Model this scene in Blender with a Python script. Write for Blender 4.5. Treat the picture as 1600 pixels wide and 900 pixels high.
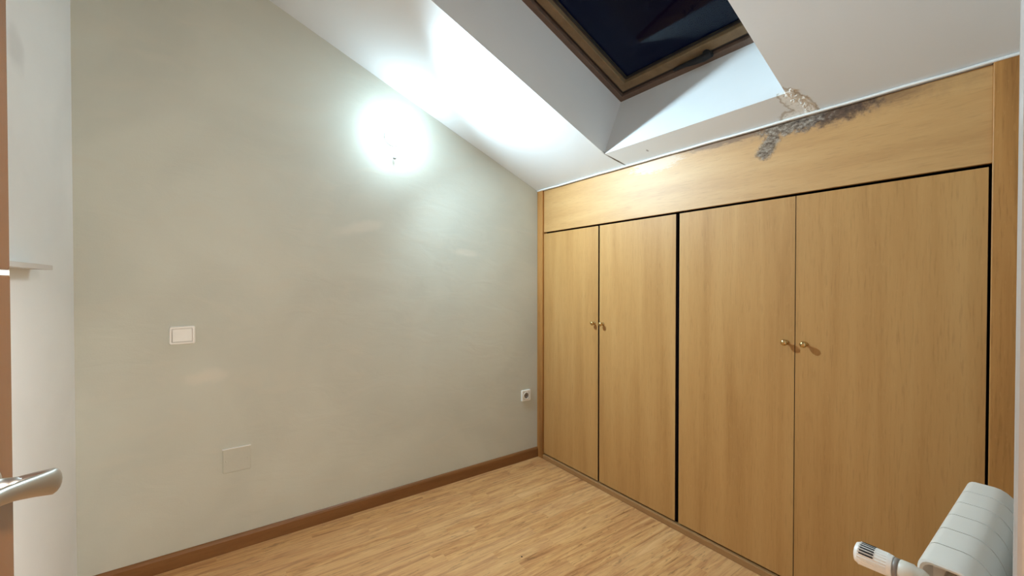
import bpy, bmesh, math, random
from mathutils import Vector, Matrix
random.seed(7)
R = math.radians
for o in list(bpy.data.objects):
    bpy.data.objects.remove(o, do_unlink=True)
S = bpy.context.scene
C = S.collection

# ---------------------------------------------------------------- camera, world, exposure
CX, CY, CZ = -1.97, -2.427, 1.30          # standing in the doorway
cam_d = bpy.data.cameras.new('camera')
cam_d.sensor_width = 36.0
cam_d.lens = 648.0 / 1600.0 * 36.0
cam_d.clip_start = 0.01
cam = bpy.data.objects.new('camera', cam_d)
C.objects.link(cam)
cam.location = (CX, CY, CZ)
cam.rotation_euler = (R(89.35), 0, R(-35.4))
S.camera = cam

W = bpy.data.worlds.new('night_sky')
S.world = W
W.use_nodes = True
W.node_tree.nodes['Background'].inputs[0].default_value = (0.03, 0.09, 0.75, 1)
W.node_tree.nodes['Background'].inputs[1].default_value = 0.0035

S.view_settings.view_transform = 'Standard'
S.view_settings.look = 'None'
S.view_settings.gamma = 1.0
S.view_settings.use_curve_mapping = False
S.view_settings.exposure = 1.02

LAMP_POS = Vector((-1.115, -0.125, 2.165))  # wall lamp bulb
LAMP_FWD = 27.5        # light of the bulb into the room (W)
LAMP_GLOBE = 20.0       # emission strength of the frosted globe
FILL_W = 78.0          # added fill lamp in the unseen hallway (W)
LAMP_COL = (0.64, 0.87, 1.0)
FILL_COL = (1.0, 0.96, 0.90)

def light(name, kind, loc, energy, col, parent=None, **kw):
    d = bpy.data.lights.new(name, kind)
    d.energy = energy
    d.color = col
    for k, v in kw.items():
        setattr(d, k, v)
    o = bpy.data.objects.new(name, d)
    C.objects.link(o)
    o.location = loc
    if parent:
        o.parent = parent
        o.matrix_parent_inverse = Matrix.Identity(4)
    return o

# ---------------------------------------------------------------- room numbers
XL = -2.45              # white left wall
YF = -2.383             # room face of the wall with the doorway
TF = 0.11               # its thickness
XR = 0.60               # wall behind the wardrobe
YH = -3.75              # far side of the hallway
Z0, K = 1.984, 0.425    # sloped ceiling: z = Z0 - K x
NL = math.sqrt(1 + K * K)
def CP(x, y, s=0.0):    # a point on the sloped ceiling, s metres above it
    return Vector((x + K / NL * s, y, Z0 - K * x + s / NL))
def zc(x): return Z0 - K * x
DJ0, DJ1, DZ = -2.235, -1.35, 2.06   # doorway

# ---------------------------------------------------------------- mesh helpers
def link(name, bm, mat, parent=None, smooth=False, bevel=0, seg=2, loc=None, sharp=0):
    me = bpy.data.meshes.new(name)
    bmesh.ops.recalc_face_normals(bm, faces=bm.faces)
    bm.to_mesh(me)
    bm.free()
    if sharp: me.set_sharp_from_angle(angle=R(sharp))
    if smooth:
        for p in me.polygons:
            p.use_smooth = True
    ms = mat if isinstance(mat, (list, tuple)) else [mat]
    for m in ms:
        me.materials.append(m)
    o = bpy.data.objects.new(name, me)
    C.objects.link(o)
    if parent:
        o.parent = parent
    if loc is not None:
        o.location = loc
    if bevel:
        b = o.modifiers.new('bevel', 'BEVEL')
        b.width = bevel
        b.segments = seg
        b.limit_method = 'ANGLE'
        b.angle_limit = R(40)
        if smooth is False:
            pass
    return o

def box(bm, x0, x1, y0, y1, z0, z1, mi=0):
    v = [bm.verts.new((x, y, z)) for x in (x0, x1) for y in (y0, y1) for z in (z0, z1)]
    for f in ((0, 1, 3, 2), (4, 6, 7, 5), (0, 4, 5, 1), (2, 3, 7, 6), (0, 2, 6, 4), (1, 5, 7, 3)):
        bm.faces.new([v[i] for i in f]).material_index = mi
    return v

def Bx(*a):
    bm = bmesh.new()
    box(bm, *a)
    return bm

def hexa(bm, pts):      # 8 points: bottom 4 ccw, top 4 ccw
    v = [bm.verts.new(p) for p in pts]
    for f in ((3, 2, 1, 0), (4, 5, 6, 7), (0, 1, 5, 4), (1, 2, 6, 5), (2, 3, 7, 6), (3, 0, 4, 7)):
        bm.faces.new([v[i] for i in f])

def frame_for(d):
    d = Vector(d).normalized()
    up = Vector((0, 0, 1)) if abs(d.z) < 0.95 else Vector((0, 1, 0))
    a = d.cross(up).normalized()
    return a, a.cross(d).normalized()

def lathe(bm, o, d, prof, n=32, mi=0):   # prof: (distance along d, radius)
    o = Vector(o); d = Vector(d).normalized()
    a, b = frame_for(d)
    rings = []
    for t, r in prof:
        if r < 1e-6:
            rings.append([bm.verts.new(o + d * t)])
        else:
            rings.append([bm.verts.new(o + d * t + (a * math.cos(2 * math.pi * i / n) + b * math.sin(2 * math.pi * i / n)) * r) for i in range(n)])
    for p, q in zip(rings[:-1], rings[1:]):
        for i in range(n):
            j = (i + 1) % n
            if len(p) == 1 and len(q) == 1:
                continue
            if len(p) == 1:
                f = bm.faces.new((p[0], q[i], q[j]))
            elif len(q) == 1:
                f = bm.faces.new((p[i], p[j], q[0]))
            else:
                f = bm.faces.new((p[i], p[j], q[j], q[i]))
            f.material_index = mi
            f.smooth = True
    for rg, fl in ((rings[0], 1), (rings[-1], 0)):
        if len(rg) > 2:
            bm.faces.new(rg[::-1] if fl else rg).material_index = mi

def sweep(bm, pts, radii, n=16, sub=5):   # elliptical tube through points; radii (horizontal, vertical)
    P = [Vector(p) for p in pts]
    path, rr = [], []
    for i in range(len(P) - 1):
        p0 = P[max(i - 1, 0)]; p1 = P[i]; p2 = P[i + 1]; p3 = P[min(i + 2, len(P) - 1)]
        for k in range(sub):
            t = k / sub
            path.append(0.5 * ((2 * p1) + (p2 - p0) * t + (2 * p0 - 5 * p1 + 4 * p2 - p3) * t * t + (3 * p1 - p0 - 3 * p2 + p3) * t ** 3))
            rr.append(tuple(a + (b - a) * t for a, b in zip(radii[i], radii[i + 1])))
    path.append(P[-1]); rr.append(radii[-1])
    rings = []
    for i, p in enumerate(path):
        d = path[min(i + 1, len(path) - 1)] - path[max(i - 1, 0)]
        a, b = frame_for(d)
        rings.append([bm.verts.new(p + a * math.cos(2 * math.pi * j / n) * rr[i][0] + b * math.sin(2 * math.pi * j / n) * rr[i][1]) for j in range(n)])
    for p, q in zip(rings[:-1], rings[1:]):
        for i in range(n):
            j = (i + 1) % n
            bm.faces.new((p[i], p[j], q[j], q[i])).smooth = True
    bm.faces.new(rings[0][::-1]); bm.faces.new(rings[-1])

def rrect(w, h, r, n=5):  # rounded rectangle outline
    out = []
    for cx, cy, a0 in ((w / 2 - r, h / 2 - r, 0), (-w / 2 + r, h / 2 - r, 90), (-w / 2 + r, -h / 2 + r, 180), (w / 2 - r, -h / 2 + r, 270)):
        for i in range(n + 1):
            a = R(a0 + 90 * i / n)
            out.append((cx + r * math.cos(a), cy + r * math.sin(a)))
    return out

def loft(bm, rings, mi=0, cap0=True, cap1=True, smooth=False):
    vs = [[bm.verts.new(p) for p in r] for r in rings]
    for p, q in zip(vs[:-1], vs[1:]):
        for i in range(len(p)):
            j = (i + 1) % len(p)
            f = bm.faces.new((p[i], p[j], q[j], q[i])); f.material_index = mi; f.smooth = smooth
    if cap0: bm.faces.new(vs[0][::-1]).material_index = mi
    if cap1: bm.faces.new(vs[-1]).material_index = mi

def thing(name, label, cat, loc=(0, 0, 0), group=None):
    o = bpy.data.objects.new(name, None)
    o.empty_display_size = 0.1
    C.objects.link(o)
    o.location = loc
    o['label'] = label
    o['category'] = cat
    if group: o['group'] = group
    return o

def structure(o, label=None, cat=None):
    o['kind'] = 'structure'
    if label: o['label'] = label
    if cat: o['category'] = cat
    return o

# ---------------------------------------------------------------- node helpers
class NT:
    def __init__(s, name, rough=0.5, spec=0.5, metal=0.0, base=(0.8, 0.8, 0.8)):
        s.m = bpy.data.materials.new(name)
        s.m.use_nodes = True
        s.t = s.m.node_tree
        s.b = s.t.nodes['Principled BSDF']
        s.b.inputs['Base Color'].default_value = (*base, 1)
        s.b.inputs['Roughness'].default_value = rough
        s.b.inputs['Specular IOR Level'].default_value = spec
        s.b.inputs['Metallic'].default_value = metal
        s._co = None
    def n(s, typ, **kw):
        x = s.t.nodes.new(typ)
        for k, v in kw.items(): setattr(x, k, v)
        return x
    def put(s, sock, v):
        if hasattr(v, 'is_output') or isinstance(v, bpy.types.NodeSocket):
            s.t.links.new(v, sock)
        elif isinstance(v, (tuple, list)) and len(v) == 3 and sock.type == 'RGBA':
            sock.default_value = (*v, 1)
        else:
            sock.default_value = v
    def co(s):
        if s._co is None:
            s._co = s.n('ShaderNodeTexCoord').outputs['Object']
        return s._co
    def mapped(s, scale=(1, 1, 1), loc=(0, 0, 0), rot=(0, 0, 0), v=None):
        m = s.n('ShaderNodeMapping')
        m.inputs['Scale'].default_value = scale
        m.inputs['Location'].default_value = loc
        m.inputs['Rotation'].default_value = rot
        s.t.links.new(v if v is not None else s.co(), m.inputs[0])
        return m.outputs[0]
    def noise(s, v=None, scale=5, detail=3, rough=0.5, dist=0):
        n = s.n('ShaderNodeTexNoise')
        s.t.links.new(v if v is not None else s.co(), n.inputs['Vector'])
        n.inputs['Scale'].default_value = scale
        n.inputs['Detail'].default_value = detail
        n.inputs['Roughness'].default_value = rough
        n.inputs['Distortion'].default_value = dist
        return n.outputs[0]
    def math(s, op, a, b=0.0, c=0.0, clamp=False):
        n = s.n('ShaderNodeMath', operation=op, use_clamp=clamp)
        s.put(n.inputs[0], a); s.put(n.inputs[1], b); s.put(n.inputs[2], c)
        return n.outputs[0]
    def rng(s, v, a, b, c=0.0, d=1.0, smooth=True):
        n = s.n('ShaderNodeMapRange')
        if smooth: n.interpolation_type = 'SMOOTHSTEP'
        s.put(n.inputs[0], v)
        for i, q in enumerate((a, b, c, d)): n.inputs[i + 1].default_value = q
        return n.outputs[0]
    def mix(s, f, a, b, mode='MIX'):
        n = s.n('ShaderNodeMix', data_type='RGBA', blend_type=mode)
        s.put(n.inputs[0], f); s.put(n.inputs[6], a); s.put(n.inputs[7], b)
        return n.outputs[2]
    def ramp(s, v, stops):
        n = s.n('ShaderNodeValToRGB')
        e = n.color_ramp.elements
        while len(e) < len(stops): e.new(0.5)
        for el, (p, c) in zip(e, stops):
            el.position = p; el.color = (*c, 1)
        s.put(n.inputs[0], v)
        return n.outputs[0]
    def sep(s, v=None):
        n = s.n('ShaderNodeSeparateXYZ')
        s.t.links.new(v if v is not None else s.co(), n.inputs[0])
        return n.outputs
    def bump(s, h, strength=0.2, dist=0.01):
        n = s.n('ShaderNodeBump')
        n.inputs['Strength'].default_value = strength
        n.inputs['Distance'].default_value = dist
        s.put(n.inputs['Height'], h)
        s.t.links.new(n.outputs[0], s.b.inputs['Normal'])
    def color(s, v): s.put(s.b.inputs['Base Color'], v)
    def rough(s, v): s.put(s.b.inputs['Roughness'], v)
    def blob(s, a, b, ca, cb, ra, rb, ang, nz, amt=0.5, soft=0.35):
        # soft noisy ellipse in the plane of sockets a, b -> 0..1
        c_, s_ = math.cos(ang), math.sin(ang)
        da = s.math('SUBTRACT', a, ca); db = s.math('SUBTRACT', b, cb)
        u = s.math('ADD', s.math('MULTIPLY', da, c_ / ra), s.math('MULTIPLY', db, s_ / ra))
        w = s.math('ADD', s.math('MULTIPLY', da, -s_ / rb), s.math('MULTIPLY', db, c_ / rb))
        d = s.math('SQRT', s.math('ADD', s.math('MULTIPLY', u, u), s.math('MULTIPLY', w, w)))
        d = s.math('ADD', d, s.math('MULTIPLY', s.math('SUBTRACT', nz, 0.5), amt * 2))
        return s.rng(d, 1.0 - soft, 1.0 + soft, 1.0, 0.0)

def plain(name, base, rough=0.5, spec=0.5, metal=0.0, bump=0.0, bscale=60, var=0.04):
    t = NT(name, rough, spec, metal, base)
    n = t.noise(scale=bscale, detail=3)
    dk = tuple(c * (1 - var) for c in base); lt = tuple(min(1, c * (1 + var)) for c in base)
    t.color(t.mix(t.noise(scale=bscale * 0.2), dk, lt))
    if bump: t.bump(n, bump, 0.004)
    return t.m

# ---- painted plaster
def paint(name, base, warm=None, amp=0.05, trowel=0.5):
    t = NT(name, 0.6, 0.3)
    big = t.noise(scale=1.7, detail=3, dist=0.6)
    sm = t.noise(t.mapped((2.2, 2.2, 5.0)), scale=2.2, detail=4, dist=0.8)
    dk = tuple(c * (1 - amp) for c in base); lt = tuple(c * (1 + amp) for c in base)
    c = t.mix(t.rng(big, 0.3, 0.7), dk, lt)
    if warm: c = t.mix(t.math('MULTIPLY', t.rng(sm, 0.45, 0.75), 0.5), c, warm)
    t.color(c)
    fine = t.noise(scale=160, detail=2)
    h = t.math('ADD', t.math('MULTIPLY', sm, trowel * 2.0), t.math('MULTIPLY', fine, 0.10))
    t.bump(h, 0.35, 0.006)
    t.rough(t.rng(sm, 0.2, 0.8, 0.45, 0.65))
    return t

# grey beige wall with a few pale filler patches
tw = paint('grey_beige_wall_paint', (0.60, 0.618, 0.55), (0.63, 0.625, 0.545))
sx, sy, sz = tw.sep()
nz = tw.noise(scale=14, detail=4)
base = tw.b.inputs['Base Color'].links[0].from_socket
m1 = tw.blob(sx, sz, -2.02, 0.86, 0.075, 0.03, 0.1, nz, 0.8, 0.6)
m2 = tw.blob(sx, sz, -1.30, 1.62, 0.12, 0.03, 0.3, nz, 0.8, 0.6)
m3 = tw.blob(sx, sz, -0.62, 1.50, 0.09, 0.02, -0.1, nz, 0.8, 0.6)
mm = tw.math('MAXIMUM', m1, tw.math('MAXIMUM', m2, m3))
base = tw.mix(tw.math('MULTIPLY', mm, 0.45), base, (0.76, 0.72, 0.63))
tw.color(base)
M_wall = tw.m
tl = paint('white_wall_paint', (0.85, 0.87, 0.88), None, 0.03, 0.25)
wx, wy, wz = tl.sep()
smg = tl.blob(wy, wz, -0.575, 1.99, 0.055, 0.055, 0, tl.noise(scale=12), 0.6, 0.6)
tl.color(tl.mix(tl.math('MULTIPLY', smg, 0.25), tl.b.inputs['Base Color'].links[0].from_socket, (0.42, 0.42, 0.42)))
M_white = tl.m
M_front = paint('doorway_wall_paint', (0.42, 0.39, 0.36), None, 0.04, 0.3).m
M_hall = paint('hallway_paint', (0.74, 0.70, 0.64), None, 0.03, 0.2).m

# ceiling paint with crack at the skylight corner and a flaked plaster repair
tc = paint('ceiling_paint', (0.74, 0.752, 0.755), None, 0.02, 0.15)
cx_, cy_, cz_ = tc.sep()
nf = tc.noise(scale=45, detail=5, rough=0.65)
base = tc.b.inputs['Base Color'].links[0].from_socket
fl = tc.blob(cx_, cy_, -0.075, -1.735, 0.100, 0.038, R(-20), nf, 0.4, 0.15)
fl2 = tc.blob(cx_, cy_, -0.02, -1.70, 0.03, 0.05, 0.1, nf, 0.5, 0.3)
fl = tc.math('MAXIMUM', fl, fl2)
raw = tc.ramp(tc.noise(scale=90, detail=5, rough=0.7), [(0.36, (0.40, 0.35, 0.28)), (0.42, (0.78, 0.76, 0.71)), (0.7, (0.90, 0.89, 0.86))])
hgt = tc.math('ADD', cz_, tc.math('MULTIPLY', cx_, K))
low = tc.math('LESS_THAN', hgt, Z0 + 0.012)
base = tc.mix(tc.math('MULTIPLY', tc.math('MULTIPLY', fl, low), 0.8), base, raw)
base = tc.mix(tc.math('MULTIPLY', tc.math('MULTIPLY', tc.math('MULTIPLY', fl, tc.math('SUBTRACT', 1.0, fl)), 2.6), low), base, (0.36, 0.29, 0.21))
cr = tc.blob(cx_, cy_, -0.075, -0.805, 0.075, 0.006, R(-20), nf, 0.5, 0.5)
base = tc.mix(tc.math('MULTIPLY', cr, low), base, (0.10, 0.075, 0.05))
sp = tc.blob(cx_, cy_, -0.075, -1.02, 0.008, 0.006, 0, nf, 0.6, 0.4)
base = tc.mix(tc.math('MULTIPLY', tc.math('MULTIPLY', sp, low), 0.7), base, (0.12, 0.11, 0.10))
tc.color(base)
M_ceil = tc.m

# ---- laminate floor, planks along X
tf = NT('oak_laminate_floor', 0.33, 0.45)
fx, fy, fz = tf.sep()
PW, PL = 0.0625, 0.62
row = tf.math('FLOOR', tf.math('DIVIDE', fy, PW))
wn = tf.n('ShaderNodeTexWhiteNoise', noise_dimensions='1D'); tf.put(wn.inputs['W'], row)
sh = tf.math('ADD', tf.math('DIVIDE', fx, PL), tf.math('MULTIPLY', wn.outputs[0], 7.3))
col_ = tf.math('FLOOR', sh)
cb = tf.n('ShaderNodeCombineXYZ'); tf.put(cb.inputs[0], col_); tf.put(cb.inputs[1], row)
w2 = tf.n('ShaderNodeTexWhiteNoise', noise_dimensions='2D'); tf.t.links.new(cb.outputs[0], w2.inputs['Vector'])
tone = w2.outputs[0]
off = tf.n('ShaderNodeVectorMath', operation='ADD')
cb2 = tf.n('ShaderNodeCombineXYZ'); tf.put(cb2.inputs[0], tf.math('MULTIPLY', tone, 31.0)); tf.put(cb2.inputs[1], tf.math('MULTIPLY', tone, 17.0))
tf.t.links.new(tf.co(), off.inputs[0]); tf.t.links.new(cb2.outputs[0], off.inputs[1])
v1 = tf.mapped((1.6, 17, 1), v=off.outputs[0])
g1 = tf.noise(v1, scale=1.7, detail=5, rough=0.62, dist=1.3)
g2 = tf.noise(tf.mapped((4, 120, 1), v=off.outputs[0]), scale=1.5, detail=3, rough=0.6)
g3 = tf.noise(tf.mapped((2.0, 22, 1), (3, 1, 0), v=off.outputs[0]), scale=2.6, detail=6, rough=0.72, dist=2.2)
c = tf.ramp(g1, [(0.28, (0.33, 0.135, 0.045)), (0.42, (0.56, 0.265, 0.10)), (0.56, (0.68, 0.37, 0.145)), (0.75, (0.82, 0.50, 0.225))])
c = tf.mix(tf.math('MULTIPLY', tf.rng(g3, 0.54, 0.66), 0.85), c, (0.22, 0.095, 0.03))
c = tf.mix(tf.math('MULTIPLY', g2, 0.18), c, (0.30, 0.16, 0.07))
c = tf.mix(tf.math('MULTIPLY', tf.math('SUBTRACT', tone, 0.2), 0.32, clamp=True), c, (0.74, 0.47, 0.24))
fr = tf.math('FRACT', tf.math('DIVIDE', fy, PW * 3)); fe = tf.math('LESS_THAN', tf.math('MINIMUM', fr, tf.math('SUBTRACT', 1.0, fr)), 0.006)
c = tf.mix(tf.math('MULTIPLY', fe, 0.45), c, (0.20, 0.10, 0.04))
tf.color(c)
tf.rough(tf.rng(g1, 0.3, 0.7, 0.42, 0.30))
tf.bump(tf.math('ADD', tf.math('MULTIPLY', g1, 0.6), tf.math('MULTIPLY', fe, -1.0)), 0.08, 0.002)
M_floor = tf.m

# ---- beech veneer
def veneer(name, horiz=False, c0=(0.385, 0.19, 0.058), c1=(0.49, 0.262, 0.088), c2=(0.56, 0.32, 0.12), rough=0.5, off=(0, 0, 0), spec=0.3):
    t = NT(name, rough, spec)
    s1 = (1, 1.1, 9) if horiz else (9, 9, 0.55)
    s2 = (8, 8, 110) if horiz else (110, 110, 7)
    g = t.noise(t.mapped(s1, off), scale=1.3, detail=4, dist=0.35, rough=0.55)
    f = t.noise(t.mapped(s2, off), scale=1.6, detail=3, rough=0.6)
    fl = t.noise(t.mapped((30, 10, 70) if horiz else (70, 70, 16), off), scale=2.0, detail=2, rough=0.5)
    c = t.ramp(g, [(0.20, c0), (0.5, c1), (0.80, c2)])
    c = t.mix(t.math('MULTIPLY', t.rng(f, 0.5, 0.75), 0.30), c, tuple(a * 0.62 for a in c0))
    c = t.mix(t.math('MULTIPLY', t.rng(fl, 0.60, 0.70), 0.20), c, c2)
    t.color(c)
    t.bump(f, 0.05, 0.001)
    return t
M_door = [veneer('beech_veneer_door_%s' % s, False, off=o).m for s, o in
          (('a', (0, 0, 0)), ('b', (3.1, 7.7, 1.3)), ('c', (9.4, 2.2, 5.1)), ('d', (5.5, 4.4, 8.8)))]
M_post = veneer('beech_post', False, (0.20, 0.075, 0.018), (0.46, 0.215, 0.06), (0.56, 0.29, 0.095), off=(2, 5, 1)).m
M_base = veneer('dark_beech_baseboard', True, (0.19, 0.080, 0.026), (0.235, 0.105, 0.036), (0.28, 0.135, 0.05), rough=0.4).m
M_plinth = veneer('beech_plinth', True, (0.30, 0.155, 0.06), (0.36, 0.19, 0.075), (0.42, 0.23, 0.10)).m

# fascia: horizontal grain, mould and peeled veneer along the top edge
tv = veneer('beech_fascia_water_damaged', True, (0.43, 0.22, 0.070), (0.54, 0.30, 0.108), (0.61, 0.365, 0.15), rough=0.50, spec=0.55)
vx, vy, vz = tv.sep()
base = tv.b.inputs['Base Color'].links[0].from_socket
n1 = tv.noise(scale=34, detail=6, rough=0.7)
n2 = tv.noise(tv.mapped((1, 1, 2)), scale=42, detail=5, rough=0.75)
n3 = tv.noise(tv.mapped((1, 1, 6)), scale=22, detail=5, rough=0.7, dist=1.0)
halo = tv.blob(vy, vz, -1.66, 1.985, 0.50, 0.055, 0.04, n1, 0.9, 0.5)
brown = tv.blob(vy, vz, -1.80, 1.985, 0.15, 0.056, 0.05, n1, 0.9, 0.3)
tail = tv.blob(vy, vz, -1.40, 1.985, 0.22, 0.028, 0.0, n3, 1.0, 0.3)
tail2 = tv.blob(vy, vz, -1.96, 1.985, 0.12, 0.036, 0.1, n3, 1.0, 0.5)
grey = tv.blob(vy, vz, -1.675, 1.972, 0.125, 0.042, 0.02, n1, 1.0, 0.3)
drip = tv.math('MAXIMUM', tv.blob(vy, vz, -1.603, 1.915, 0.062, 0.032, R(-57), n1, 0.9, 0.3), tv.blob(vy, vz, -1.578, 1.882, 0.036, 0.034, R(-57), n1, 0.8, 0.3))
pale = tv.blob(vy, vz, -1.02, 1.955, 0.15, 0.04, 0.0, n3, 1.4, 0.2)
c = tv.mix(tv.math('MULTIPLY', halo, 0.45), base, (0.34, 0.19, 0.08))
c = tv.mix(tv.math('MULTIPLY', tv.math('MAXIMUM', tail, tv.math('MULTIPLY', tail2, 0.7)), 0.75), c, (0.15, 0.07, 0.03))
c = tv.mix(tv.math('MULTIPLY', brown, 0.9), c, tv.ramp(n2, [(0.35, (0.030, 0.017, 0.016)), (0.6, (0.11, 0.065, 0.045)), (0.75, (0.25, 0.18, 0.13))]))
gcol = tv.ramp(n2, [(0.38, (0.06, 0.04, 0.03)), (0.50, (0.20, 0.155, 0.12)), (0.68, (0.48, 0.43, 0.36))])
c = tv.mix(tv.math('MULTIPLY', tv.math('MAXIMUM', grey, drip), 0.92), c, gcol)
c = tv.mix(tv.math('MULTIPLY', pale, 0.35), c, (0.72, 0.66, 0.58))
tv.color(c)
dmg = tv.math('MAXIMUM', tv.math('MAXIMUM', brown, grey), drip)
tv.bump(tv.math('MULTIPLY', dmg, n2), 0.45, 0.008)
tv.rough(tv.rng(dmg, 0, 1, 0.50, 0.9))
M_fascia = tv.m

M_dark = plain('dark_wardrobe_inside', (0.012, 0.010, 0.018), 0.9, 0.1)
M_edge_shade = plain('door_edge_painted_shade', (0.035, 0.022, 0.02), 0.7, 0.2)  # shade of the door gaps, painted onto the door sides
M_brass = plain('brass', (0.62, 0.44, 0.20), 0.22, 0.5, 1.0)
M_plastic = plain('white_plastic', (0.88, 0.875, 0.84), 0.3, 0.5)
M_plastic_dk = plain('dark_plastic', (0.014, 0.014, 0.016), 0.6, 0.25)
M_enamel = plain('white_radiator_enamel', (0.84, 0.82, 0.76), 0.28, 0.5)
M_cream = plain('cream_valve_plastic', (0.70, 0.66, 0.57), 0.4)
M_steel = plain('satin_steel', (0.50, 0.46, 0.42), 0.36, 0.5, 1.0)
M_grey_ring = plain('grey_ring', (0.28, 0.26, 0.24), 0.4)
M_caulk = plain('white_caulk', (0.86, 0.86, 0.84), 0.5, bump=0.3)
M_plate = plain('painted_cover_plate', (0.58, 0.59, 0.52), 0.55, 0.3, bump=0.15)
M_plaster = plain('bare_plaster', (0.80, 0.78, 0.73), 0.9, 0.2, bump=0.3, bscale=120, var=0.2)
M_leaf = veneer('varnished_brown_door', False, (0.10, 0.038, 0.012), (0.135, 0.053, 0.017), (0.165, 0.068, 0.024), rough=0.10, off=(4, 4, 4)).m
M_sky_wood = veneer('skylight_pine', False, (0.16, 0.105, 0.055), (0.20, 0.135, 0.072), (0.24, 0.165, 0.09), rough=0.5).m
M_sky_outer = veneer('skylight_outer_frame', False, (0.115, 0.078, 0.058), (0.15, 0.10, 0.075), (0.18, 0.125, 0.095), rough=0.5).m
M_sky_dark = plain('dark_window_channel', (0.035, 0.028, 0.026), 0.5)
M_shelf = plain('pale_grey_shelf', (0.62, 0.60, 0.58), 0.5)

tg = NT('clear_window_glass', 0.0, 0.5, 0.0, (0.80, 0.92, 1.0))
tg.b.inputs['Transmission Weight'].default_value = 1.0
tg.b.inputs['IOR'].default_value = 1.2
M_glass = tg.m

te = NT('lit_frosted_globe', 0.4, 0.3, 0, (0.9, 0.9, 0.9))
te.b.inputs['Emission Color'].default_value = (*LAMP_COL, 1)
te.b.inputs['Emission Strength'].default_value = LAMP_GLOBE
M_globe = te.m
th_ = NT('lit_fill_diffuser', 0.4, 0.3, 0, (0.9, 0.9, 0.9))
th_.b.inputs['Emission Color'].default_value = (*FILL_COL, 1)
th_.b.inputs['Emission Strength'].default_value = 3.0
M_fill_diff = th_.m

# ================================================================ THE SETTING
structure(link('floor', Bx(-3.5, XR + 0.1, YH - 0.1, 0.12, -0.08, 0.0), M_floor))
# room walls reach up into the roof slab
def wall_poly(bm, xs, y0, y1):       # prism under the slope between x values
    a, b = xs
    hexa(bm, [(a, y0, 0), (b, y0, 0), (b, y1, 0), (a, y1, 0),
              (a, y0, zc(a) + 0.02), (b, y0, zc(b) + 0.02), (b, y1, zc(b) + 0.02), (a, y1, zc(a) + 0.02)])
bm = bmesh.new(); wall_poly(bm, (XL - 0.1, XR + 0.1), 0.0, 0.12)
structure(link('wall_back', bm, M_wall), 'grey beige plastered wall under the slope', 'wall')
bm = bmesh.new()
hexa(bm, [(XL - 0.1, YF - TF, 0), (XL, YF - TF, 0), (XL, 0, 0), (XL - 0.1, 0, 0),
          (XL - 0.1, YF - TF, zc(XL) + 0.02), (XL, YF - TF, zc(XL) + 0.02), (XL, 0, zc(XL) + 0.02), (XL - 0.1, 0, zc(XL) + 0.02)])
structure(link('wall_left', bm, M_white))
bm = bmesh.new()
box(bm, XR, XR + 0.1, YH, 0.0, 0, zc(XR))
structure(link('wall_right', bm, M_white))
# wall with the doorway (one mesh: left nib, right part, lintel)
bm = bmesh.new()
ys = (YF - TF, YF)
def outline(y):
    return [(XL, y, 0), (DJ0, y, 0), (DJ0, y, DZ), (DJ1, y, DZ), (DJ1, y, 0), (XR, y, 0), (XR, y, zc(XR) + .01), (XL, y, zc(XL) + .01)]
a = [bm.verts.new(p) for p in outline(ys[0])]; b = [bm.verts.new(p) for p in outline(ys[1])]
bm.faces.new(a); bm.faces.new(b[::-1])
for i in range(8):
    j = (i + 1) % 8
    bm.faces.new((a[i], b[i], b[j], a[j]))
bm.normal_update()
bmesh.ops.triangulate(bm, faces=[f for f in bm.faces if len(f.verts) > 4])
structure(link('wall_front', bm, M_front, bevel=0.006, seg=3))
# hallway shell behind the camera
bm = bmesh.new(); box(bm, -3.5, XR, YH - 0.1, YH, 0, zc(-3.5))
structure(link('wall_hall_back', bm, M_hall))
bm = bmesh.new(); box(bm, -3.5, -3.4, YH, YF - TF, 0, zc(-3.5)); box(bm, -3.4, XL - 0.1, YF - TF, YF, 0, zc(-3.45))
structure(link('wall_hall_left', bm, M_hall))

# sloped ceiling slab with the skylight shaft cut through it
OX0, OX1, OY0, OY1, SD = -1.36, -0.146, -1.715, -0.780, 0.365
gx = [-3.6, OX0, OX1, XR + 0.1]; gy = [YH - 0.1, OY0, OY1, 0.12]
bm = bmesh.new()
vb = [[bm.verts.new(CP(x, y)) for y in gy] for x in gx]
vt = [[bm.verts.new(CP(x, y, SD)) for y in gy] for x in gx]
for i in range(3):
    for j in range(3):
        if i == 1 and j == 1: continue
        bm.faces.new((vb[i][j], vb[i][j + 1], vb[i + 1][j + 1], vb[i + 1][j]))
        bm.faces.new((vt[i][j], vt[i + 1][j], vt[i + 1][j + 1], vt[i][j + 1]))
def side(p, q):
    bm.faces.new((vb[p[0]][p[1]], vb[q[0]][q[1]], vt[q[0]][q[1]], vt[p[0]][p[1]]))
for k in range(3):
    side((k, 0), (k + 1, 0)); side((k, 3), (k + 1, 3)); side((0, k), (0, k + 1)); side((3, k), (3, k + 1))
side((1, 1), (2, 1)); side((1, 2), (2, 2)); side((1, 1), (1, 2)); side((2, 1), (2, 2))
ceiling = structure(link('ceiling', bm, M_ceil), 'sloping white ceiling with a skylight shaft', 'ceiling')

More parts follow.
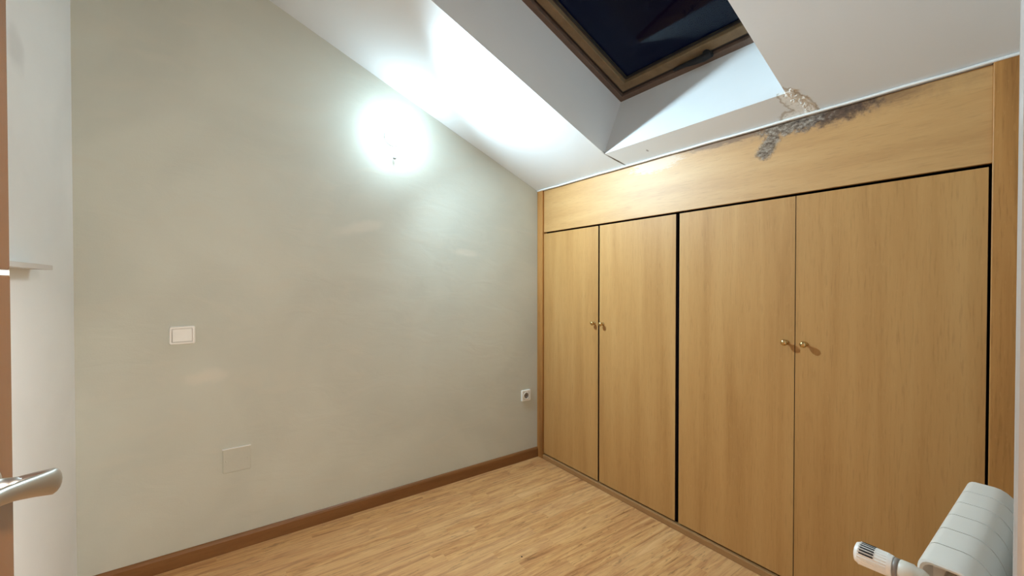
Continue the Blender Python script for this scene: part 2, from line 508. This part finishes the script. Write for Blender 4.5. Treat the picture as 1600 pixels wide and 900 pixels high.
# flaked plaster bits at the lower right corner of the shaft
bm = bmesh.new()
for i in range(46):
    u = random.random(); x = -0.150 + 0.140 * u; y = -1.722 - 0.045 * u + random.gauss(0, 0.010)
    r = random.uniform(0.004, 0.012); p = CP(x, y, 0.001)
    pts = []
    n = 6
    ring = []
    for k in range(n):
        a_ = 2 * math.pi * k / n + random.random() * .5
        ring.append((x + r * 1.4 * math.cos(a_) * random.uniform(.6, 1.2), y + r * math.sin(a_) * random.uniform(.6, 1.2)))
    lo = [bm.verts.new(CP(q[0], q[1], 0.002)) for q in ring]
    hi = [bm.verts.new(CP(x + (q[0] - x) * .6, y + (q[1] - y) * .6, -random.uniform(0.001, 0.004))) for q in ring]
    for k in range(n):
        j = (k + 1) % n
        bm.faces.new((lo[k], lo[j], hi[j], hi[k]))
    bm.faces.new(hi)
o = link('flaking_plaster', bm, M_plaster, ceiling); o['label'] = 'flaking bare plaster'

# caulk bead where ceiling meets the fascia
bm = bmesh.new()
pts = [(-0.016, -0.005 - i * 0.12, zc(-0.012) - 0.004 + random.uniform(-.0012, .0012)) for i in range(19)] + [(-0.016, -2.235, zc(-.012) - .004), (-0.016, YF, zc(-.012) - .004)]
sweep(bm, pts, [(0.005, 0.005)] * len(pts), 10, 3)
structure(link('trim_1', bm, M_caulk, smooth=True), 'white caulk bead along the ceiling edge', 'trim')

# baseboard on the grey wall
bm = bmesh.new()
prof = [(0, 0), (-0.014, 0), (-0.014, 0.058), (-0.010, 0.068), (-0.004, 0.072), (0, 0.072)]
loft(bm, [[(x, y, z) for y, z in prof] for x in (XL, -0.012)])
structure(link('baseboard_back', bm, M_base), 'dark brown wooden baseboard', 'baseboard')

# ---------------------------------------------------------------- skylight
win = structure(thing('window_1', 'dark skylight window set deep in the sloping ceiling', 'window', (0, 0, 0)))
def ring_frame(name, w_in, d0, d1, s0, s1, mat, parent, bev=0.002):
    # rectangular frame in the roof plane between insets d0 (outer) and d1 (inner), s0..s1 above the ceiling plane
    f = NL  # inset along slope -> x
    bm = bmesh.new()
    def rect(d, s):
        dx = d / f
        return [CP(OX0 + dx, OY0 + d, s), CP(OX1 - dx, OY0 + d, s), CP(OX1 - dx, OY1 - d, s), CP(OX0 + dx, OY1 - d, s)]
    loops = [rect(d0, s0), rect(d1, s0), rect(d1, s1), rect(d0, s1)]
    vs = [[bm.verts.new(p) for p in l] for l in loops]
    for q in range(4):
        A, B = vs[q], vs[(q + 1) % 4]
        for i in range(4):
            j = (i + 1) % 4
            bm.faces.new((A[i], A[j], B[j], B[i]))
    return link(name, bm, mat, parent, bevel=bev)
fo = ring_frame('window_frame', 0, -0.03, 0.032, SD - 0.004, SD + 0.05, M_sky_outer, win)
ring_frame('frame_channel', 0, 0.026, 0.056, SD + 0.018, SD + 0.050, M_sky_dark, fo, 0)
sa = ring_frame('sash', 0, 0.050, 0.100, SD + 0.006, SD + 0.06, M_sky_wood, win, 0.004)
ring_frame('glazing_bead', 0, 0.098, 0.106, SD + 0.030, SD + 0.036, M_sky_dark, sa, 0)
bm = bmesh.new()
dx = 0.09 / NL
def gr(s): return [CP(OX0 + dx, OY0 + .09, s), CP(OX1 - dx, OY0 + .09, s), CP(OX1 - dx, OY1 - .09, s), CP(OX0 + dx, OY1 - .09, s)]
hexa(bm, gr(SD + 0.036) + gr(SD + 0.042))
link('glass_pane', bm, M_glass, sa)
# dark latch handle lying on the lower sash rail
hx = OX1 - 0.052 / NL
hp = []
def hpt(y, s, up=0.0): return CP(hx - up, y, SD + s)
bm = bmesh.new()
sweep(bm, [hpt(-1.16, -.004, -.006), hpt(-1.22, -.012), hpt(-1.28, -.020), hpt(-1.33, -.026, .004), hpt(-1.37, -.026, .006)],
      [(0.008, 0.006), (0.011, 0.010), (0.015, 0.014), (0.022, 0.018), (0.017, 0.014)], 12, 5)
h_ = link('latch_handle', bm, M_plastic_dk, sa, smooth=True); h_['label'] = 'dark latch handle on the lower rail'
bm = bmesh.new(); lathe(bm, hpt(-1.335, 0.012), (-K / NL, 0, -1 / NL), [(0, .018), (.02, .018), (.034, .012), (.036, 0)], 20)
link('latch_mount', bm, M_plastic_dk, h_)

# ================================================================ WARDROBE (built-in, one thing)
wd = thing('built_in_wardrobe', 'built-in beech wardrobe with four plain doors and brass knobs under the sloping ceiling', 'wardrobe', (0, -1.2, 0))
def part(name, bm, mat, parent=wd, **kw):
    for v in bm.verts:
        v.co.y += 1.2
        if v.co.z > 1.9: v.co.z = zc(v.co.x) - .003
    o = link(name, bm, mat, parent, **kw)
    return o
# materials use object coordinates with the wardrobe's own origin: shift the fascia mesh back instead
YP0, YP1 = -0.062, -2.238
bm = Bx(-0.014, 0.03, YP0, -0.001, 0, zc(-0.014) - .006); part('post', bm, M_post, bevel=0.002)
bm = Bx(-0.014, 0.03, YF + .001, YP1, 0, zc(-0.014) - .006); part('post', bm, M_post, bevel=0.003)
Dz0, Dz1 = 0.040, 1.664
fas = link('fascia', Bx(0.0, 0.019, YP1 + .001, YP0 - .001, Dz1 + 0.012, zc(0.0) - .003), M_fascia, wd, bevel=0.001)
fas.location = (0, 1.2, 0)
for v in fas.data.vertices:
    if v.co.z > 1.9: v.co.z = zc(v.co.x) - .003
fas['label'] = 'horizontal fascia board with dark mould along its top edge'
part('plinth', Bx(-0.012, 0.02, YP1 + .001, YP0 - .001, 0.0, 0.031), M_plinth, bevel=0.003)
edges = [(YP0 - .001, -0.599), (-0.611, -1.145), (-1.166, -1.6985), (-1.7015, YP1 + .008)]
knob_y = [(-0.568, 1.045), (-0.640, 1.045), (-1.668, 1.05), (-1.738, 1.05)]
def mk_knob(y, z, par):
    bm = bmesh.new()
    lathe(bm, (0.0, y + 1.2, z), (-1, 0, 0), [(0, .010), (.002, .010), (.004, .0055), (.013, .0048), (.017, .008), (.020, .0118), (.025, .0135), (.030, .0115), (.033, .006), (.034, 0)], 24)
    return link('knob', bm, M_brass, par)
for i, ((a, b), (ky, kz)) in enumerate(zip(edges, knob_y)):
    bm = Bx(0.0, 0.019, b, a, Dz0, Dz1)
    bmesh.ops.recalc_face_normals(bm, faces=bm.faces)
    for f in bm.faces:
        if abs(f.normal.y) > .9: f.material_index = 1  # side faces get the painted gap shade
    d = part('door', bm, [M_door[i], M_edge_shade])
    d['label'] = ['plain door beside the left post', 'plain door left of the widest dark gap', 'plain door right of the widest dark gap', 'plain door beside the right post'][i]
    k = mk_knob(ky, kz, d)
    k['label'] = 'small round brass knob'
# carcass behind the doors: dark inside, back, divider, shelf
bm = bmesh.new()
box(bm, 0.021, 0.58, -0.018, -0.002, 0.002, 1.72)
box(bm, 0.021, 0.58, YP1 - .02, YP1 - .004, 0.002, 1.72)
box(bm, 0.07, 0.58, -1.163, -1.147, 0.03, 1.70)
box(bm, 0.565, 0.58, YP1, -0.018, 0.002, 1.72)
box(bm, 0.021, 0.565, YP1, -0.018, 0.005, 0.030)
box(bm, 0.05, 0.565, YP1, -0.018, 1.70, 1.715)
part('carcass', bm, M_dark)

# ================================================================ ON THE GREY WALL
# light switch
sw = thing('light_switch', 'white rectangular rocker light switch on the grey wall', 'light switch', (-2.102, 0, 1.062))
def xzr(w, h, r, y, dz=0, dx=0, n=5): return [(x + dx, y, z + dz) for x, z in rrect(w, h, r, n)]
bm = bmesh.new()
loft(bm, [xzr(.094, .083, .008, 0), xzr(.094, .083, .008, -.006), xzr(.089, .078, .007, -.0105), xzr(.076, .063, .005, -.0105), xzr(.073, .060, .004, -.003)])
link('switch_frame', bm, M_plastic, sw)
bm = bmesh.new()
r0 = xzr(.0685, .0555, .003, -.0032); r1 = [(x, -.0090 + (z * 0.09 - .0017), z) for x, y, z in xzr(.0685, .0555, .003, 0)]
loft(bm, [r0, r1])
link('rocker', bm, M_plastic, sw)

# blank cover plate painted over
cp = thing('cover_plate', 'blank square cover plate painted over in wall colour, low on the grey wall', 'cover plate', (-1.897, 0, .440))
bm = bmesh.new(); loft(bm, [xzr(.115, .115, .006, 0), xzr(.115, .115, .006, -.004), xzr(.111, .111, .005, -.006)])
link('plate', bm, M_plate, cp)
for s in (-1, 1):
    bm = bmesh.new(); lathe(bm, (s * .044, -.0055, 0), (0, -1, 0), [(0, .0035), (.001, .003), (.0012, 0)], 12)
    link('screw', bm, M_plate, cp)
bm = bmesh.new(); box(bm, -.0585, .0585, -.0085, -.0002, .0560, .0600)
o = link('paint_ridge', bm, M_caulk, cp, bevel=.0008); o['label'] = 'pale paint ridge along the top edge'

# socket
so = thing('wall_socket', 'small cream square power socket near the corner post', 'socket', (-0.123, 0, .475))
bm = bmesh.new()
loft(bm, [xzr(.080, .080, .006, 0), xzr(.080, .080, .006, -.007), xzr(.076, .076, .005, -.0105), xzr(.056, .056, .004, -.0105), xzr(.055, .055, .004, -.0015)])
link('socket_frame', bm, M_plastic, so)
bm = bmesh.new()
n = 32
lathe(bm, (0, -.0082, 0), (0, -1, 0), [(-.0068, 0), (-.0068, .0270), (.0035, .0270), (.0035, .0200), (-.006, .0193), (-.006, 0)], n)
bm.normal_update()
for f in bm.faces:
    if max((v.co.x ** 2 + v.co.z ** 2) ** .5 for v in f.verts) < .0202: f.material_index = 1   # shade of the inner well painted in grey
link('socket_cup', bm, [M_plastic, M_grey_ring], so)
bm = bmesh.new()
for s in (-1, 1): lathe(bm, (s * .0095, -.003, 0), (0, -1, 0), [(0, .0032), (.0008, .0030), (.0008, 0)], 12)
for s in (-1, 1): box(bm, -.003, .003, -.0085, -.003, s * .0187 - .0012, s * .0187 + .0012)
o = link('contact', bm, M_plastic_dk, so); o['label'] = 'dark pin holes'

# wall lamp with a glowing frosted globe
LX, LY, LZ = LAMP_POS
lm = thing('wall_lamp', 'glowing white wall lamp high on the grey wall by the ceiling slope', 'lamp', (LX, 0, LZ))
bm = bmesh.new(); lathe(bm, (0, 0, 0), (0, -1, 0), [(0, .052), (.010, .052), (.016, .046), (.020, .030), (.045, .024), (.060, .024)], 40)
link('wall_mount', bm, M_plastic, lm)
bm = bmesh.new()
prof = [(.056, .026)] + [(.125 - .060 * math.cos(a), .060 * math.sin(a)) for a in [R(q) for q in range(30, 181, 10)]]
prof[-1] = (prof[-1][0], 0)
lathe(bm, (0, 0, 0), (0, -1, 0), prof, 40)
link('globe', bm, M_globe, lm)
bm = bmesh.new(); sweep(bm, [(.004, -.008, -.050), (.004, -.016, -.085), (.004, -.022, -.118)], [(.004, .004)] * 3, 10, 4)
o = link('switch_cord', bm, M_plastic, lm, smooth=True)
bm = bmesh.new(); lathe(bm, (.004, -.022, -.116), (0, 0, -1), [(0, .004), (.004, .008), (.012, .010), (.016, .006), (.017, 0)], 20)
o = link('cord_pull', bm, M_grey_ring, lm)
sp_ = light('bulb_light', 'SPOT', (0, -.19, 0), LAMP_FWD * 4, LAMP_COL, lm, spot_size=R(164), spot_blend=1.0, shadow_soft_size=0.04)
sp_.rotation_euler = Vector((0.50, -0.9, -0.62)).to_track_quat('-Z', 'Y').to_euler()

# two little nails / chips under the lamp
# ================================================================ SHELF on the white wall
sh_ = link('wall_shelf', Bx(0, .05, -0.60, 0, 0, .0145), M_shelf, bevel=.001, loc=(XL, CY + 1.94, CZ + .043))
sh_['label'] = 'narrow pale grey shelf on the white wall behind the brown door'
sh_['category'] = 'shelf'

# ================================================================ ENTRANCE DOOR (open against the left)
dr = structure(thing('door_1', 'open varnished brown door at the left edge of the picture', 'door', (DJ0, YF, 0)))
FX = CX - 0.234 - DJ0       # face of the leaf, local x
FY1 = CY + 0.874 - YF
leaf = link('door_leaf', Bx(FX - .037, FX, .006, FY1, .008, CZ + .0115), M_leaf, dr, bevel=.003)
box_bm = Bx(FX - .037, FX, .006, FY1, CZ + .0175, 2.045)
up = link('upper_leaf_panel', box_bm, M_leaf, dr, bevel=.004)
inl = link('inlay_strip', Bx(FX - .036, FX - .001, .007, FY1 - .0005, CZ + .0110, CZ + .0180), M_plastic, dr)
inl['label'] = 'thin white horizontal inlay'
for z in (.25, 1.05, 1.85):
    bm = bmesh.new(); lathe(bm, (FX - .030, 0.003, z - .045), (0, 0, 1), [(0, .006), (.09, .006)], 16)
    link('hinge', bm, M_steel, dr)
# lever handle, coordinates relative to the camera ground point then made local
def dl(x, y, h): return (CX + x - DJ0, CY + y - YF, CZ + h)
hb = bmesh.new()
lathe(hb, dl(-.236, .800, -.258), (1, 0, 0), [(0, .025), (.004, .025), (.007, .020), (.008, .011), (.020, .0095), (.030, .009)], 28)
hd = link('handle_rosette', hb, M_steel, dr)
bm = bmesh.new()
sweep(bm, [dl(-.212, .800, -.257), dl(-.192, .802, -.257), dl(-.179, .796, -.258), dl(-.176, .782, -.257), dl(-.183, .755, -.250), dl(-.193, .720, -.241), dl(-.200, .690, -.236), dl(-.205, .668, -.236)],
      [(.008, .008), (.009, .010), (.008, .014), (.007, .0165), (.0065, .013), (.0065, .010), (.006, .009), (.004, .006)], 18, 6)
link('lever', bm, M_steel, hd)

# ================================================================ RADIATOR
rx0, rx1, ry1, ry0 = CX + 1.042, CX + 1.554, CY + .185, CY + .088
pit = (rx1 - rx0) / 6
ZT, ZB = .800, .215
rad = thing('radiator', 'white sectional aluminium radiator on the wall right of the wardrobe', 'radiator', (rx0, CY + .13, 0))
def rprof(ins=0.0):
    # profile in (y, z): front is +y
    f = ry1 - (CY + .13) - ins; b = ry0 - (CY + .13) + ins
    t = ZT - ins; o_ = ZB + ins
    P = [(f, o_ + .03), (f, t - .016)]
    for q in range(1, 5):
        a_ = R(90 * q / 4); P.append((f - .014 + .014 * math.cos(a_), t - .016 + .016 * math.sin(a_)))
    P.append((f - .046, t))
    for q in range(1, 9):
        a_ = R(90 * q / 8); P.append((f - .046 - (f - .046 - b) * math.sin(a_), t - .085 * (1 - math.cos(a_))))
    P += [(b, o_ + .08), (b + .01, o_ + .03), (b + .03, o_ + .005), (f - .02, o_)]
    return P
g = .0013
for i in range(6):
    x0 = i * pit + g; x1 = (i + 1) * pit - g
    bm = bmesh.new()
    e = .0025
    R_ = [rprof(.006), rprof(.0), ]
    def at(pr, x): return [(x, y, z) for y, z in pr]
    # shell: outer skin, lips, inner recess
    loft(bm, ([at(rprof(.012), x0 + .055), at(rprof(.0065), x0 + .0005), at(rprof(.003), x0), at(rprof(0), x0 + e)] if i == 0 else [at(rprof(.014), x0 - g), at(rprof(.014), x0 + .0002), at(rprof(0), x0 + .0004)]) + ([at(rprof(0), x1 - .0004), at(rprof(.014), x1 - .0002), at(rprof(.014), x1 + g)] if i < 5 else [at(rprof(0), x1 - e), at(rprof(.003), x1)]), smooth=True)
    sec = link('section', bm, M_enamel, rad, sharp=28)
# vertical water column fins inside the end section + hubs
bm = bmesh.new(); lathe(bm, (-.002, .002, ZT - .034), (1, 0, 0), [(0, .0), (0, .010), (.004, .0105), (.005, .016), (.010, .017), (.012, .022), (.040, .023)], 32)
o = link('end_plug', bm, M_steel, rad); o['label'] = 'round steel end plug'
bm = bmesh.new(); lathe(bm, (-.002, .002, ZB + .045), (1, 0, 0), [(0, .0), (0, .012), (.006, .017), (.012, .022), (.026, .023)], 32)
link('end_plug', bm, M_steel, rad)
for x in (.09, rx1 - rx0 - .09):
    for z in (ZT - .12, ZB + .12):
        bm = bmesh.new(); box(bm, x - .012, x + .012, YF - (CY + .13), ry0 - (CY + .13) + .004, z - .015, z + .015)
        link('wall_bracket', bm, M_enamel, rad, bevel=.002)
# thermostatic valve on the near end
vX, vz_ = CX + .975 - rx0, .797
vy0 = CY + .156 - (CY + .13)
vb_ = bmesh.new()
lathe(vb_, (vX, vy0 - .012, vz_), (0, 1, 0), [(.012, 0), (.012, .009), (.022, .0145), (.030, .0145), (.034, .017), (.050, .017), (.053, .0135), (.060, .012)], 24)
lathe(vb_, (vX + .004, vy0 + .022, vz_ - .006), (1, -.50, -.50), [(0, .009), (.012, .009), (.012, .013), (.030, .013), (.030, .009), (.052, .009)], 6)
lathe(vb_, (vX, vy0 + .026, vz_), (0, 0, -1), [(0, .011), (.030, .011), (.030, .0135), (.048, .0135), (.048, .0075), (vz_ - .001, .0075)], 20)
valve = link('valve_body', vb_, M_cream, rad)
hb = bmesh.new()
hy = vy0 + .046
N = 96
def gear(y, r, k):
    out = []
    for i in range(N):
        a_ = 2 * math.pi * i / N
        rr = r - (k if (i % 4) in (0, 1) else 0)
        out.append((vX + rr * math.cos(a_), y, vz_ + rr * math.sin(a_)))
    return out
loft(hb, [gear(hy + .000, .0150, 0), gear(hy + .002, .0178, 0), gear(hy + .008, .0188, 0), gear(hy + .0085, .0192, .0016), gear(hy + .048, .0200, .0016), gear(hy + .0485, .0190, 0), gear(hy + .0535, .0165, 0), gear(hy + .055, .012, 0)])
head = link('thermostat_head', hb, M_plastic, valve); head['label'] = 'ribbed white thermostatic head'
bm = bmesh.new()
for i in range(13):
    a_ = 2 * math.pi * i / 24 + R(-25)
    c_, s_ = math.cos(a_), math.sin(a_)
    m = Matrix.Rotation(-a_, 4, 'Y')
    v = box(bm, .0180, .0203, hy + .026, hy + .046, -.0011, .0011)
    for q in v:
        q.co = m @ q.co; q.co.x += vX; q.co.z += vz_
link('vent_slot', bm, M_plastic_dk, head)
bm = bmesh.new(); lathe(bm, (vX, hy - .006, vz_), (0, 1, 0), [(0, .0145), (0, .0165), (.007, .0168), (.007, .0145)], 28)
link('collar_ring', bm, M_grey_ring, valve)

# ================================================================ specks on the floor
dots = [(-0.52, -1.20), (-1.02, -0.83)]
for i, (px_, lab) in enumerate(((( -0.585, -1.33), 'tiny dark crumb on the floor close to the wardrobe plinth'), ((-0.80, -0.86), 'tiny dark crumb on the floor nearer the grey wall'))):
    bm = bmesh.new(); bmesh.ops.create_icosphere(bm, subdivisions=2, radius=.0035)
    for v in bm.verts: v.co *= random.uniform(.8, 1.2); v.co.z *= .6
    o = link('crumb', bm, M_plastic_dk, smooth=True, loc=(px_[0], px_[1], .002)); o['label'] = lab; o['category'] = 'crumb'; o['group'] = 'dark crumbs on the floor'

# ================================================================ fill lamp added out of view in the hallway behind the camera
hl = thing('added_fill_lamp', 'round white fill lamp added out of view in the hallway behind the doorway', 'lamp', CP(-0.95, -3.15, -0.002))
hl.rotation_euler = (0, math.atan(K), 0)
bm = bmesh.new(); lathe(bm, (0, 0, 0), (0, 0, -1), [(0, .17), (.02, .17), (.022, .155)], 40); link('fill_lamp_rim', bm, M_plastic, hl)
bm = bmesh.new(); lathe(bm, (0, 0, -.02), (0, 0, -1), [(0, .155), (.02, .14), (.045, .09), (.055, 0)], 40); link('fill_diffuser', bm, M_fill_diff, hl)
a_ = light('fill_light', 'AREA', (0, 0, -.085), FILL_W, FILL_COL, hl, size=.32, shape='DISK')
